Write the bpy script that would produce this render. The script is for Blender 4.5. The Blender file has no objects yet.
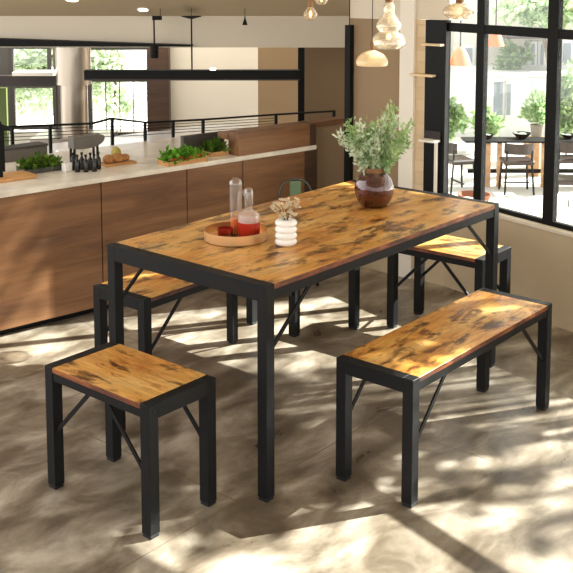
import bpy, math, random
from math import sin, cos, pi, radians, sqrt, atan2
from mathutils import Vector, Matrix
random.seed(7)
SC = bpy.context.scene
COL = SC.collection

# ------------------------------------------------------------------ camera
CAM_H, FPX, PITCH, PPY, HEAD = 1.7769, 1018.8261, 0.1142, -199.6023, 0.69
cam_d = bpy.data.cameras.new('camera'); cam = bpy.data.objects.new('camera', cam_d); COL.objects.link(cam)
cam.location = (0, 0, CAM_H); cam.rotation_euler = (pi/2 - PITCH, 0, HEAD - pi/2)
cam_d.sensor_width = 36; cam_d.lens = FPX/573*36; cam_d.shift_y = PPY/573
cam_d.clip_start = .05; cam_d.clip_end = 200
SC.camera = cam
FW = Vector((cos(HEAD), sin(HEAD), 0)); RT = Vector((sin(HEAD), -cos(HEAD), 0)); UP = Vector((0, 0, 1))
def ray(px, py):
    X = (px-286.5)/FPX; u = -(py-286.5-PPY)/FPX
    return RT*X + FW*(cos(PITCH)+u*sin(PITCH)) + UP*(-sin(PITCH)+u*cos(PITCH))
def onz(px, py, z=0.0):
    d = ray(px, py); t = (z-CAM_H)/d.z
    return Vector((0, 0, CAM_H)) + d*t
class Frame:
    """a local frame: x along a wall, y away from the room, z up"""
    def __init__(s, o, ang): s.o = Vector((o[0], o[1], 0)); s.a = ang; s.ex = Vector((cos(ang), sin(ang), 0)); s.ey = Vector((-sin(ang), cos(ang), 0))
    def w(s, x, y, z=0): return s.o + s.ex*x + s.ey*y + UP*z
    def loc(s, P): q = P - s.o; return Vector((q.dot(s.ex), q.dot(s.ey), P.z))
    def hit(s, px, py, y=0.0):                 # point on the vertical plane at offset y
        d = ray(px, py); c = Vector((0, 0, CAM_H)); t = (y - (c-s.o).dot(s.ey))/d.dot(s.ey)
        return s.loc(c + d*t)
    def top(s, px, py, z): return s.loc(onz(px, py, z))
g0 = onz(0, 339); g1 = onz(228, 282)
CF = Frame(g0, atan2(g1.y-g0.y, g1.x-g0.x))    # kitchen counter front
WF = Frame((4.88, 2.85), atan2(-.80, -.22))    # window wall
PF = Frame((4.9, 2.87), -pi/2)                 # plain wall beside it
KF = Frame((0, 0), HEAD - pi/2)                # across the terrace

# ------------------------------------------------------------------ materials
def lin(c):
    c = c/255
    return c/12.92 if c <= .04045 else ((c+.055)/1.055)**2.4
def rgb(*c): return (lin(c[0]), lin(c[1]), lin(c[2]), 1)
def mat(name, col, rough=.6, metal=0, trans=0, emit=None, es=0, spec=.5, ior=1.45, bump=0, bscale=40, var=0, vscale=6, coat=0):
    m = bpy.data.materials.new(name); m.use_nodes = True; n = m.node_tree.nodes; l = m.node_tree.links
    b = n['Principled BSDF']; b.inputs['Base Color'].default_value = rgb(*col)
    b.inputs['Roughness'].default_value = rough; b.inputs['Metallic'].default_value = metal
    b.inputs['Transmission Weight'].default_value = trans; b.inputs['IOR'].default_value = ior
    b.inputs['Specular IOR Level'].default_value = spec; b.inputs['Coat Weight'].default_value = coat
    if emit: b.inputs['Emission Color'].default_value = rgb(*emit); b.inputs['Emission Strength'].default_value = es
    if bump or var:
        tc = n.new('ShaderNodeTexCoord')
    if bump:
        t = n.new('ShaderNodeTexNoise'); t.inputs['Scale'].default_value = bscale; t.inputs['Detail'].default_value = 4
        l.new(tc.outputs['Object'], t.inputs['Vector'])
        bp = n.new('ShaderNodeBump'); bp.inputs['Strength'].default_value = bump; bp.inputs['Distance'].default_value = .01
        l.new(t.outputs['Fac'], bp.inputs['Height']); l.new(bp.outputs['Normal'], b.inputs['Normal'])
    if var:
        t = n.new('ShaderNodeTexNoise'); t.inputs['Scale'].default_value = vscale; t.inputs['Detail'].default_value = 6
        l.new(tc.outputs['Object'], t.inputs['Vector'])
        r = n.new('ShaderNodeValToRGB'); e = r.color_ramp.elements
        e[0].position = .3; e[1].position = .7
        e[0].color = rgb(*[max(0, c*(1-var)) for c in col]); e[1].color = rgb(*[min(255, c*(1+var*.7)) for c in col])
        l.new(t.outputs['Fac'], r.inputs['Fac']); l.new(r.outputs['Color'], b.inputs['Base Color'])
    return m
def wood(name, stops, stretch=(1.3, 7, 7), scale=2.2, rough=.4, grain=.35, dist=.7, bump=.15, spec=.5):
    """grain along local x; stops = [(pos,(r,g,b))...]"""
    m = bpy.data.materials.new(name); m.use_nodes = True; n = m.node_tree.nodes; l = m.node_tree.links
    b = n['Principled BSDF']; b.inputs['Roughness'].default_value = rough; b.inputs['Specular IOR Level'].default_value = spec
    tc = n.new('ShaderNodeTexCoord'); oi = n.new('ShaderNodeObjectInfo')
    ad = n.new('ShaderNodeVectorMath'); ad.operation = 'ADD'
    l.new(tc.outputs['Object'], ad.inputs[0]); l.new(oi.outputs['Location'], ad.inputs[1])
    mp = n.new('ShaderNodeMapping'); mp.inputs['Scale'].default_value = stretch; l.new(ad.outputs[0], mp.inputs['Vector'])
    t = n.new('ShaderNodeTexNoise'); t.inputs['Scale'].default_value = scale; t.inputs['Detail'].default_value = 7
    t.inputs['Roughness'].default_value = .62; t.inputs['Distortion'].default_value = dist
    l.new(mp.outputs['Vector'], t.inputs['Vector'])
    mp2 = n.new('ShaderNodeMapping'); mp2.inputs['Scale'].default_value = (3, 70, 70); l.new(ad.outputs[0], mp2.inputs['Vector'])
    t2 = n.new('ShaderNodeTexNoise'); t2.inputs['Scale'].default_value = 1.6; t2.inputs['Detail'].default_value = 4; l.new(mp2.outputs['Vector'], t2.inputs['Vector'])
    mx = n.new('ShaderNodeMath'); mx.operation = 'MULTIPLY_ADD'; mx.inputs[1].default_value = grain
    l.new(t2.outputs['Fac'], mx.inputs[0])
    sb = n.new('ShaderNodeMath'); sb.operation = 'SUBTRACT'; sb.inputs[1].default_value = grain*.5; l.new(t.outputs['Fac'], sb.inputs[0])
    l.new(sb.outputs[0], mx.inputs[2])
    r = n.new('ShaderNodeValToRGB'); e = r.color_ramp.elements
    while len(e) < len(stops): e.new(.5)
    for i, (p, c) in enumerate(stops): e[i].position = p; e[i].color = rgb(*c)
    l.new(mx.outputs[0], r.inputs['Fac']); l.new(r.outputs['Color'], b.inputs['Base Color'])
    bp = n.new('ShaderNodeBump'); bp.inputs['Strength'].default_value = bump; bp.inputs['Distance'].default_value = .004
    l.new(t2.outputs['Fac'], bp.inputs['Height']); l.new(bp.outputs['Normal'], b.inputs['Normal'])
    return m
def pane_mat(name, refl=.07, tint=(250, 252, 250)):
    m = bpy.data.materials.new(name); m.use_nodes = True; n = m.node_tree.nodes; l = m.node_tree.links
    n.remove(n['Principled BSDF']); out = n['Material Output']
    a = n.new('ShaderNodeBsdfTransparent'); a.inputs['Color'].default_value = rgb(*tint)
    g = n.new('ShaderNodeBsdfGlossy'); g.inputs['Roughness'].default_value = .03
    x = n.new('ShaderNodeMixShader'); x.inputs[0].default_value = refl
    l.new(a.outputs[0], x.inputs[1]); l.new(g.outputs[0], x.inputs[2]); l.new(x.outputs[0], out.inputs['Surface'])
    return m
def thin_glass(name, tint, refl=.12, rough=.06, body=.0, bodycol=(255, 240, 220)):
    m = bpy.data.materials.new(name); m.use_nodes = True; n = m.node_tree.nodes; l = m.node_tree.links
    n.remove(n['Principled BSDF']); out = n['Material Output']
    a = n.new('ShaderNodeBsdfTransparent'); a.inputs['Color'].default_value = rgb(*tint)
    g = n.new('ShaderNodeBsdfGlossy'); g.inputs['Roughness'].default_value = rough
    lw = n.new('ShaderNodeLayerWeight'); lw.inputs['Blend'].default_value = .35
    mr = n.new('ShaderNodeMath'); mr.operation = 'MULTIPLY_ADD'; mr.inputs[1].default_value = .55; mr.inputs[2].default_value = refl
    l.new(lw.outputs['Facing'], mr.inputs[0])
    x = n.new('ShaderNodeMixShader'); l.new(mr.outputs[0], x.inputs[0])
    l.new(a.outputs[0], x.inputs[1]); l.new(g.outputs[0], x.inputs[2])
    if body:
        d = n.new('ShaderNodeBsdfTranslucent'); d.inputs['Color'].default_value = rgb(*bodycol)
        d2 = n.new('ShaderNodeBsdfDiffuse'); d2.inputs['Color'].default_value = rgb(*bodycol)
        y0 = n.new('ShaderNodeMixShader'); y0.inputs[0].default_value = .5; l.new(d.outputs[0], y0.inputs[1]); l.new(d2.outputs[0], y0.inputs[2])
        y = n.new('ShaderNodeMixShader'); y.inputs[0].default_value = body; l.new(x.outputs[0], y.inputs[1]); l.new(y0.outputs[0], y.inputs[2])
        l.new(y.outputs[0], out.inputs['Surface'])
    else: l.new(x.outputs[0], out.inputs['Surface'])
    return m
def leafm(name, col, col2, trans=.35):
    m = bpy.data.materials.new(name); m.use_nodes = True; n = m.node_tree.nodes; l = m.node_tree.links
    n.remove(n['Principled BSDF']); out = n['Material Output']
    tc = n.new('ShaderNodeTexCoord'); t = n.new('ShaderNodeTexNoise'); t.inputs['Scale'].default_value = 14; l.new(tc.outputs['Object'], t.inputs['Vector'])
    r = n.new('ShaderNodeValToRGB'); r.color_ramp.elements[0].position = .35; r.color_ramp.elements[1].position = .65
    r.color_ramp.elements[0].color = rgb(*col); r.color_ramp.elements[1].color = rgb(*col2); l.new(t.outputs['Fac'], r.inputs['Fac'])
    d = n.new('ShaderNodeBsdfDiffuse'); q = n.new('ShaderNodeBsdfTranslucent'); x = n.new('ShaderNodeMixShader'); x.inputs[0].default_value = trans
    l.new(r.outputs[0], d.inputs[0]); l.new(r.outputs[0], q.inputs[0]); l.new(d.outputs[0], x.inputs[1]); l.new(q.outputs[0], x.inputs[2]); l.new(x.outputs[0], out.inputs['Surface'])
    return m
def concrete(name):
    m = bpy.data.materials.new(name); m.use_nodes = True; n = m.node_tree.nodes; l = m.node_tree.links
    b = n['Principled BSDF']; b.inputs['Specular IOR Level'].default_value = .5
    tc = n.new('ShaderNodeTexCoord'); mp = n.new('ShaderNodeMapping'); mp.inputs['Rotation'].default_value = (0, 0, .5); mp.inputs['Scale'].default_value = (1.0, 1.7, 1)
    l.new(tc.outputs['Object'], mp.inputs['Vector'])
    t = n.new('ShaderNodeTexNoise'); t.inputs['Scale'].default_value = 3.0; t.inputs['Detail'].default_value = 9; t.inputs['Roughness'].default_value = .6; t.inputs['Distortion'].default_value = .45
    l.new(mp.outputs[0], t.inputs['Vector'])
    r = n.new('ShaderNodeValToRGB'); e = r.color_ramp.elements
    while len(e) < 4: e.new(.5)
    for i, (p, c) in enumerate([(.30, (72, 62, 50)), (.43, (106, 95, 80)), (.54, (142, 131, 115)), (.66, (182, 172, 156))]): e[i].position = p; e[i].color = rgb(*c)
    l.new(t.outputs['Fac'], r.inputs['Fac'])
    br = n.new('ShaderNodeTexBrick'); br.offset = .5; br.inputs['Scale'].default_value = 1; br.inputs['Mortar Size'].default_value = .003
    br.inputs['Brick Width'].default_value = 1.6; br.inputs['Row Height'].default_value = 1.1; br.inputs['Mortar Smooth'].default_value = .3
    l.new(tc.outputs['Object'], br.inputs['Vector'])
    mx = n.new('ShaderNodeMix'); mx.data_type = 'RGBA'; l.new(br.outputs['Fac'], mx.inputs['Factor']); l.new(r.outputs[0], mx.inputs['A']); mx.inputs['B'].default_value = rgb(112, 99, 82)
    l.new(mx.outputs['Result'], b.inputs['Base Color'])
    mr = n.new('ShaderNodeMapRange'); mr.inputs['To Min'].default_value = .2; mr.inputs['To Max'].default_value = .42; l.new(t.outputs['Fac'], mr.inputs['Value']); l.new(mr.outputs[0], b.inputs['Roughness'])
    bp = n.new('ShaderNodeBump'); bp.inputs['Strength'].default_value = .12; bp.inputs['Distance'].default_value = .01; l.new(t.outputs['Fac'], bp.inputs['Height']); l.new(bp.outputs[0], b.inputs['Normal'])
    return m
def brick_mat(name, c1, c2, cm, w=.3, h=.1):
    m = bpy.data.materials.new(name); m.use_nodes = True; n = m.node_tree.nodes; l = m.node_tree.links
    b = n['Principled BSDF']; b.inputs['Roughness'].default_value = .8
    tc = n.new('ShaderNodeTexCoord'); mp = n.new('ShaderNodeMapping'); mp.inputs['Rotation'].default_value = (pi/2, 0, 0); l.new(tc.outputs['Object'], mp.inputs['Vector'])
    br = n.new('ShaderNodeTexBrick'); br.inputs['Scale'].default_value = 1; br.inputs['Brick Width'].default_value = w; br.inputs['Row Height'].default_value = h; br.inputs['Mortar Size'].default_value = .006
    br.inputs['Color1'].default_value = rgb(*c1); br.inputs['Color2'].default_value = rgb(*c2); br.inputs['Mortar'].default_value = rgb(*cm)
    l.new(mp.outputs[0], br.inputs['Vector']); l.new(br.outputs['Color'], b.inputs['Base Color'])
    return m

def rustic(name):
    m = bpy.data.materials.new(name); m.use_nodes = True; n = m.node_tree.nodes; l = m.node_tree.links
    b = n['Principled BSDF']; b.inputs['Roughness'].default_value = .32; b.inputs['Specular IOR Level'].default_value = .3
    tc = n.new('ShaderNodeTexCoord'); oi = n.new('ShaderNodeObjectInfo')
    ad = n.new('ShaderNodeVectorMath'); ad.operation = 'ADD'
    l.new(tc.outputs['Object'], ad.inputs[0]); l.new(oi.outputs['Location'], ad.inputs[1])
    def noise(sc, scale, det, rough, dist):
        mp = n.new('ShaderNodeMapping'); mp.inputs['Scale'].default_value = sc; l.new(ad.outputs[0], mp.inputs['Vector'])
        t = n.new('ShaderNodeTexNoise'); t.inputs['Scale'].default_value = scale; t.inputs['Detail'].default_value = det
        t.inputs['Roughness'].default_value = rough; t.inputs['Distortion'].default_value = dist; l.new(mp.outputs[0], t.inputs['Vector']); return t.outputs['Fac']
    def ramp(src, stops):
        r = n.new('ShaderNodeValToRGB'); e = r.color_ramp.elements
        while len(e) < len(stops): e.new(.5)
        for i, (p, c) in enumerate(stops): e[i].position = p; e[i].color = rgb(*c) if isinstance(c, tuple) else (c, c, c, 1)
        l.new(src, r.inputs['Fac']); return r.outputs['Color']
    base = ramp(noise((1.6, 5, 5), 2.0, 5, .6, .4), [(.30, (180, 106, 44)), (.43, (220, 154, 72)), (.56, (234, 178, 98)), (.72, (240, 196, 126))])
    fine = noise((4, 75, 75), 1.5, 4, .6, .1)
    blot = noise((2.6, 6.5, 6.5), 2.3, 8, .68, .35)
    ma = n.new('ShaderNodeMath'); ma.operation = 'MULTIPLY_ADD'; ma.inputs[1].default_value = .16; l.new(fine, ma.inputs[0]); l.new(blot, ma.inputs[2])
    fac = ramp(ma.outputs[0], [(.59, 0.0), (.64, .55), (.70, .92)])
    med = ramp(noise((5, 11, 11), 3.0, 6, .65, .3), [(.55, 0.0), (.70, .55)])
    def mix(f, a, col, blend='MIX'):
        x = n.new('ShaderNodeMix'); x.data_type = 'RGBA'; x.blend_type = blend; l.new(f, x.inputs['Factor']) if not isinstance(f, float) else setattr(x.inputs['Factor'], 'default_value', f)
        l.new(a, x.inputs['A'])
        if isinstance(col, tuple): x.inputs['B'].default_value = rgb(*col)
        else: l.new(col, x.inputs['B'])
        return x.outputs['Result']
    c = mix(med, base, (150, 74, 26)); c = mix(fac, c, (74, 34, 14))
    g = ramp(fine, [(.3, (205, 205, 205)), (.7, (255, 255, 255))]); c = mix(1.0, c, g, 'MULTIPLY')
    l.new(c, b.inputs['Base Color'])
    bp = n.new('ShaderNodeBump'); bp.inputs['Strength'].default_value = .12; bp.inputs['Distance'].default_value = .003; l.new(fine, bp.inputs['Height']); l.new(bp.outputs[0], b.inputs['Normal'])
    return m
M = {}
M['rustic'] = rustic('rustic_wood')
M['hoop_metal'] = mat('grey_metal', (84, 88, 86), .35, .6)
M['burnt_edge'] = wood('burnt_edge', [(.35, (52, 24, 12)), (.5, (104, 52, 24)), (.65, (150, 88, 42))], stretch=(3, 8, 8), rough=.5)
M['frame'] = mat('charcoal_metal', (21, 21, 22), .5, 0, spec=.22)
M['frame_pad'] = mat('black_plastic', (22, 22, 22), .5)
M['bolt'] = mat('dark_steel', (38, 38, 40), .35, .6)
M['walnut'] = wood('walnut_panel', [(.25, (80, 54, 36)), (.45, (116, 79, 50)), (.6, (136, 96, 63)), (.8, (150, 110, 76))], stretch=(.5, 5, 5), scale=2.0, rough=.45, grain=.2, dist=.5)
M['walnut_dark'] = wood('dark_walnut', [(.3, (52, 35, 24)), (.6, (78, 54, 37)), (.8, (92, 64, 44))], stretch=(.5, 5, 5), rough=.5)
M['worktop'] = mat('pale_stone', (232, 224, 210), .3, var=.08, vscale=9)
M['floor'] = concrete('polished_concrete')
M['cream'] = mat('cream_paint', (218, 208, 190), .85, bump=.05)
M['beige'] = mat('beige_paint', (190, 172, 142), .85, bump=.05)
M['white_paint'] = mat('white_paint', (236, 230, 218), .8, bump=.04)
M['taupe'] = mat('taupe_paint', (150, 128, 100), .85, bump=.05)
M['taupe_dark'] = mat('dark_taupe_paint', (140, 118, 92), .85, bump=.05)
M['lowwall'] = mat('sand_plaster', (196, 178, 148), .8, bump=.05, var=.04, vscale=3)
M['black'] = mat('black_steel', (11, 11, 11), .6, spec=.25)
M['blackgloss'] = mat('black_gloss', (12, 12, 12), .5, spec=.25)
M['pane'] = pane_mat('window_glass', .06)
M['steel'] = mat('brushed_steel', (176, 164, 150), .28, 1)
M['grey'] = mat('grey_laminate', (104, 98, 92), .5)
M['greydark'] = mat('dark_grey_laminate', (70, 66, 62), .5)
M['oak'] = wood('oak_board', [(.3, (170, 118, 66)), (.6, (206, 156, 98)), (.8, (222, 178, 124))], stretch=(2, 12, 12), rough=.5)
M['ledstrip'] = mat('pale_wood_strip', (232, 208, 168), .5)
M['beige_brick'] = brick_mat('beige_brick', (216, 194, 160), (206, 182, 146), (204, 182, 148), .22, .07)
M['white_ceramic'] = mat('white_ceramic', (240, 238, 234), .25, coat=.3)
M['brass'] = mat('copper_brass', (222, 180, 130), .3, .9)
M['brass_soft'] = mat('antique_brass', (122, 86, 56), .4, .7)
M['vase'] = thin_glass('mauve_glass', (204, 152, 142), .07, .05, .2, (140, 76, 64))
M['clear'] = thin_glass('clear_glass', (252, 249, 246), .08, .04, .04, (250, 244, 236))
M['frost'] = thin_glass('frosted_glass', (250, 240, 232), .1, .2, .4, (246, 232, 224))
M['amber'] = mat('amber_liquid', (232, 118, 48), .15)
M['red'] = mat('red_liquid', (172, 44, 26), .15)
M['pinkglass'] = thin_glass('pink_glass', (232, 140, 120), .1, .05, .15, (214, 90, 70))
M['pendantglass'] = thin_glass('pendant_glass', (253, 249, 242), .1, .08, .14, (252, 244, 226))
M['opal'] = thin_glass('opal_glass', (250, 240, 220), .1, .1, .65, (250, 238, 212))
M['smoke'] = thin_glass('smoky_glass', (250, 243, 232), .1, .06, .16, (238, 228, 210))
M['bulb'] = mat('warm_bulb', (255, 226, 170), .4, emit=(255, 206, 130), es=5)
M['downlight'] = mat('downlight_lens', (255, 245, 225), .4, emit=(255, 240, 214), es=7)
M['orange'] = mat('orange_shade', (176, 92, 52), .6)
M['leaf'] = leafm('bouquet_leaf', (134, 166, 104), (204, 224, 172))
M['leaf_pale'] = leafm('pale_leaf', (186, 206, 172), (230, 238, 216))
M['salad'] = leafm('salad_leaf', (62, 124, 34), (142, 196, 74))
M['salad_dark'] = leafm('herb_leaf', (54, 84, 30), (116, 146, 60))
M['stem'] = mat('stem_brown', (96, 82, 54), .7)
M['dryflower'] = leafm('dried_flower', (212, 192, 160), (240, 228, 206), .3)
M['shrub'] = leafm('shrub_leaf', (112, 142, 92), (172, 194, 146), .45)
M['tree'] = leafm('tree_leaf', (112, 138, 98), (174, 194, 150), .4)
M['bark'] = mat('bark', (104, 88, 70), .9, var=.2, vscale=8)
M['facade'] = mat('white_render', (208, 208, 206), .9, bump=.05)
M['facade_warm'] = mat('cream_render', (200, 194, 182), .9)
M['facade_glass'] = mat('shaded_glass', (150, 162, 172), .2, spec=.6)
M['shutter'] = mat('grey_shutter', (128, 136, 144), .6)
M['terrace'] = mat('pale_paving', (200, 196, 188), .7, var=.06, vscale=1.2)
M['chairwood'] = wood('chair_wood', [(.3, (24, 14, 9)), (.6, (40, 24, 15)), (.8, (54, 33, 22))], rough=.45)
M['tanwood'] = wood('tan_wood', [(.3, (150, 110, 76)), (.6, (184, 142, 104)), (.8, (200, 160, 122))], rough=.5)
M['basket'] = mat('brown_wicker', (128, 78, 56), .8, bump=.5, bscale=60)
M['pot'] = mat('grey_pot', (120, 112, 104), .8, var=.1)
M['food_brown'] = mat('bread_crust', (176, 122, 70), .7, var=.25, vscale=20)
M['food_yellow'] = mat('yellow_pepper', (176, 160, 70), .4, var=.2, vscale=15)
M['food_red'] = mat('tomato', (170, 84, 48), .4, var=.2, vscale=15)
M['bottle'] = mat('black_bottle', (30, 27, 25), .2)
M['green_panel'] = mat('green_panel', (84, 98, 44), .5)
M['chairgreen'] = mat('green_reflection', (104, 128, 96), .5)  # green reflection on the chair back, put into the slat's colour

# ------------------------------------------------------------------ mesh helpers
class MB:
    def __init__(s): s.v = []; s.f = []
    def add(s, v, f):
        o = len(s.v); s.v += [tuple(p) for p in v]; s.f += [tuple(i+o for i in q) for q in f]; return s
    def box(s, x0, x1, y0, y1, z0, z1, b=0.0):
        if x1 < x0: x0, x1 = x1, x0
        if y1 < y0: y0, y1 = y1, y0
        if z1 < z0: z0, z1 = z1, z0
        b = min(b, (x1-x0)*.45, (y1-y0)*.45, (z1-z0)*.45)
        if b <= 0:
            v = [(x0,y0,z0),(x1,y0,z0),(x1,y1,z0),(x0,y1,z0),(x0,y0,z1),(x1,y0,z1),(x1,y1,z1),(x0,y1,z1)]
            return s.add(v, [(0,3,2,1),(4,5,6,7),(0,1,5,4),(1,2,6,5),(2,3,7,6),(3,0,4,7)])
        v = []; idx = {}
        X = (x0, x1); Y = (y0, y1); Z = (z0, z1)
        for i in (0,1):
            for j in (0,1):
                for k in (0,1):
                    sx = 1-2*i; sy = 1-2*j; sz = 1-2*k
                    idx[i,j,k,'x'] = len(v); v.append((X[i], Y[j]+sy*b, Z[k]+sz*b))
                    idx[i,j,k,'y'] = len(v); v.append((X[i]+sx*b, Y[j], Z[k]+sz*b))
                    idx[i,j,k,'z'] = len(v); v.append((X[i]+sx*b, Y[j]+sy*b, Z[k]))
        f = []
        for i in (0,1): f.append([idx[i,j,k,'x'] for j,k in ((0,0),(1,0),(1,1),(0,1))])
        for j in (0,1): f.append([idx[i,j,k,'y'] for i,k in ((0,0),(1,0),(1,1),(0,1))])
        for k in (0,1): f.append([idx[i,j,k,'z'] for i,j in ((0,0),(1,0),(1,1),(0,1))])
        for j in (0,1):
            for k in (0,1): f.append([idx[0,j,k,'y'], idx[1,j,k,'y'], idx[1,j,k,'z'], idx[0,j,k,'z']])
        for i in (0,1):
            for k in (0,1): f.append([idx[i,0,k,'x'], idx[i,1,k,'x'], idx[i,1,k,'z'], idx[i,0,k,'z']])
        for i in (0,1):
            for j in (0,1): f.append([idx[i,j,0,'x'], idx[i,j,1,'x'], idx[i,j,1,'y'], idx[i,j,0,'y']])
        for i in (0,1):
            for j in (0,1):
                for k in (0,1): f.append([idx[i,j,k,'x'], idx[i,j,k,'y'], idx[i,j,k,'z']])
        return s.add(v, f)
    def tube(s, pts, r, n=8, cap=True):
        pts = [Vector(p) for p in pts]; R = r if isinstance(r, (list, tuple)) else [r]*len(pts)
        o = len(s.v); prev = None
        for i, p in enumerate(pts):
            d = (pts[min(i+1, len(pts)-1)] - pts[max(i-1, 0)]).normalized()
            if prev is None: a = d.orthogonal().normalized()
            else:
                a = prev - d*prev.dot(d)
                a = a.normalized() if a.length > 1e-6 else d.orthogonal().normalized()
            prev = a; c = d.cross(a)
            for k in range(n):
                t = 2*pi*k/n; s.v.append(tuple(p + (a*cos(t)+c*sin(t))*R[i]))
        for i in range(len(pts)-1):
            for k in range(n):
                k2 = (k+1) % n; s.f.append((o+i*n+k, o+i*n+k2, o+(i+1)*n+k2, o+(i+1)*n+k))
        if cap:
            s.f.append(tuple(o+k for k in reversed(range(n)))); s.f.append(tuple(o+(len(pts)-1)*n+k for k in range(n)))
        return s
    def bar(s, p, q, w, h=None):                       # square bar from p to q
        h = h or w; p = Vector(p); q = Vector(q); d = (q-p).normalized()
        a = d.cross(UP); a = a.normalized() if a.length > 1e-5 else Vector((1, 0, 0)); c = a.cross(d)
        v = [e + a*(w/2*i) + c*(h/2*j) for e in (p, q) for i, j in ((-1,-1),(1,-1),(1,1),(-1,1))]
        return s.add(v, [(3,2,1,0),(4,5,6,7),(0,1,5,4),(1,2,6,5),(2,3,7,6),(3,0,4,7)])
    def lathe(s, prof, n=32, c=(0,0,0), sx=1, sy=1):
        o = len(s.v); ring = []
        for r, z in prof:
            if r < 1e-6: ring.append([len(s.v)]); s.v.append((c[0], c[1], c[2]+z))
            else:
                ring.append(list(range(len(s.v), len(s.v)+n)))
                for k in range(n): s.v.append((c[0]+r*sx*cos(2*pi*k/n), c[1]+r*sy*sin(2*pi*k/n), c[2]+z))
        for A, B in zip(ring, ring[1:]):
            for k in range(n):
                k2 = (k+1) % n
                if len(A) == 1 and len(B) == 1: continue
                if len(A) == 1: s.f.append((A[0], B[k2], B[k]))
                elif len(B) == 1: s.f.append((A[k], A[k2], B[0]))
                else: s.f.append((A[k], A[k2], B[k2], B[k]))
        return s
    def leaf(s, p, d, L, w, up=None):
        d = Vector(d).normalized(); a = d.cross(up or Vector((random.gauss(0,1), random.gauss(0,1), random.gauss(0,1))))
        if a.length < 1e-4: a = d.orthogonal()
        a.normalize(); p = Vector(p); nrm = a.cross(d)
        return s.add([p, p+d*L*.5+a*w/2+nrm*w*.15, p+d*L, p+d*L*.5-a*w/2+nrm*w*.15], [(0,1,2,3)])
    def blob(s, c, r, n=10, m=7, j=.12):
        prof = []; o = len(s.v)
        s.lathe([(r[0]*sin(pi*i/m) if 0 < i < m else 0, -r[2]*cos(pi*i/m)) for i in range(m+1)], n, c, 1, r[1]/r[0])
        for i in range(o, len(s.v)):
            v = Vector(s.v[i]); q = v - Vector(c); s.v[i] = tuple(Vector(c) + q*(1+random.uniform(-j, j)))
        return s
    def build(s, name, m, parent=None, smooth=False, loc=None, rotz=0, bevel=0, ang=.7):
        me = bpy.data.meshes.new(name); me.from_pydata(s.v, [], s.f); me.validate(); me.update()
        import bmesh
        bm = bmesh.new(); bm.from_mesh(me); bmesh.ops.recalc_face_normals(bm, faces=bm.faces); bm.to_mesh(me); bm.free()
        o = bpy.data.objects.new(name, me); COL.objects.link(o); me.materials.append(M[m] if isinstance(m, str) else m)
        if smooth:
            for p in me.polygons: p.use_smooth = True
            try: me.set_sharp_from_angle(angle=ang)
            except Exception: pass
        if parent: o.parent = parent
        if loc is not None: o.location = loc; o.rotation_euler = (0, 0, rotz)
        return o
def tag(o, label, cat, group=None, kind=None):
    o['label'] = label; o['category'] = cat
    if group: o['group'] = group
    if kind: o['kind'] = kind
    return o
def thing(name, label, cat, loc, rotz=0, group=None):
    o = bpy.data.objects.new(name, None); COL.objects.link(o); o.location = loc; o.rotation_euler = (0, 0, rotz); o.empty_display_size = .1
    return tag(o, label, cat, group)
def struct(o, cat=None, label=None):
    o['kind'] = 'structure'
    if label: o['label'] = label
    if cat: o['category'] = cat
    return o
def dup(root, loc, rotz, label, group=None):
    r = root.copy(); COL.objects.link(r); r.location = loc; r.rotation_euler = (0, 0, rotz); r['label'] = label
    if group: r['group'] = group
    for ch in list(root.children):
        c = ch.copy(); COL.objects.link(c); c.parent = r
        for g in list(ch.children):
            d = g.copy(); COL.objects.link(d); d.parent = c
    return r

# ------------------------------------------------------------------ dining set
LEG = .041
def make_set_piece(name, label, cat, L, W, H, loc, rotz, group, wood_h, rail_h, beam_h, brace_drop, brace_run):
    """long axis local x (0..L), y 0..W; end frames at both ends"""
    t = thing(name, label, cat, loc, rotz, group)
    MB().box(LEG, L-LEG, .001, W-.001, H-wood_h, H-.0005, .0015).build('tabletop' if cat == 'table' else 'seat', 'rustic', t)
    for x in (0, L-LEG):
        MB().box(x, x+LEG, LEG, W-LEG, H-beam_h, H-.0004, .0006).build('end_beam', 'frame', t)
        for y in (0, W-LEG):
            lg = MB().box(x, x+LEG, y, y+LEG, .012, H, .0012).build('leg', 'frame', t)
            c = .0015
            MB().box(x+c, x+LEG-c, y+c, y+LEG-c, 0, .0125, .002).build('foot_pad', 'frame_pad', lg)
            e = -1 if x == 0 else 1; xo = x if x == 0 else x+LEG
            bm = MB(); yy = y+LEG*.5
            v = bm.tube([(xo-e*.002, yy, H-beam_h*.5), (xo+e*.002, yy, H-beam_h*.5)], .004, 8); v.build('bolt', 'bolt', lg)
    for y in (.0004, W-.0016):
        MB().box(LEG, L-LEG, y, y+.0012, H-wood_h+.0005, H-.0015).build('edge_band', 'burnt_edge', t)
    for y in (0, W-.03):
        MB().box(LEG, L-LEG, y+.003, y+.027, H-wood_h-rail_h, H-wood_h, .002).build('side_rail', 'frame', t)
        yc = y+.015 if y == 0 else y+.015
        for x, e in ((LEG, 1), (L-LEG, -1)):
            MB().bar((x, yc, H-brace_drop), (x+e*brace_run, yc, H-wood_h-rail_h*.7), .007, .014).build('diagonal_brace', 'frame', t)
    return t
zt = .75
dining = make_set_piece('dining_table', 'long rustic brown dining table on charcoal metal frame, vase and tray on it', 'table', 1.568, .798, zt,
    (2.4512, 2.1088, 0), -.010, None, .020, .036, .058, .228, .215)
BL, BW, BH = 1.0263, .3155, .4427
bench = make_set_piece('bench', 'rustic wood bench with charcoal legs standing in front of the dining table', 'bench', BL, BW, BH,
    (2.7297, 1.7165, 0), -.0078, 'wood topped benches of the dining set', .018, .030, .05, .232, .195)
bench_b = dup(bench, (2.7294, 3.0040, 0), .0087, 'rustic wood bench half hidden behind the table, beside the wooden counter')
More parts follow.
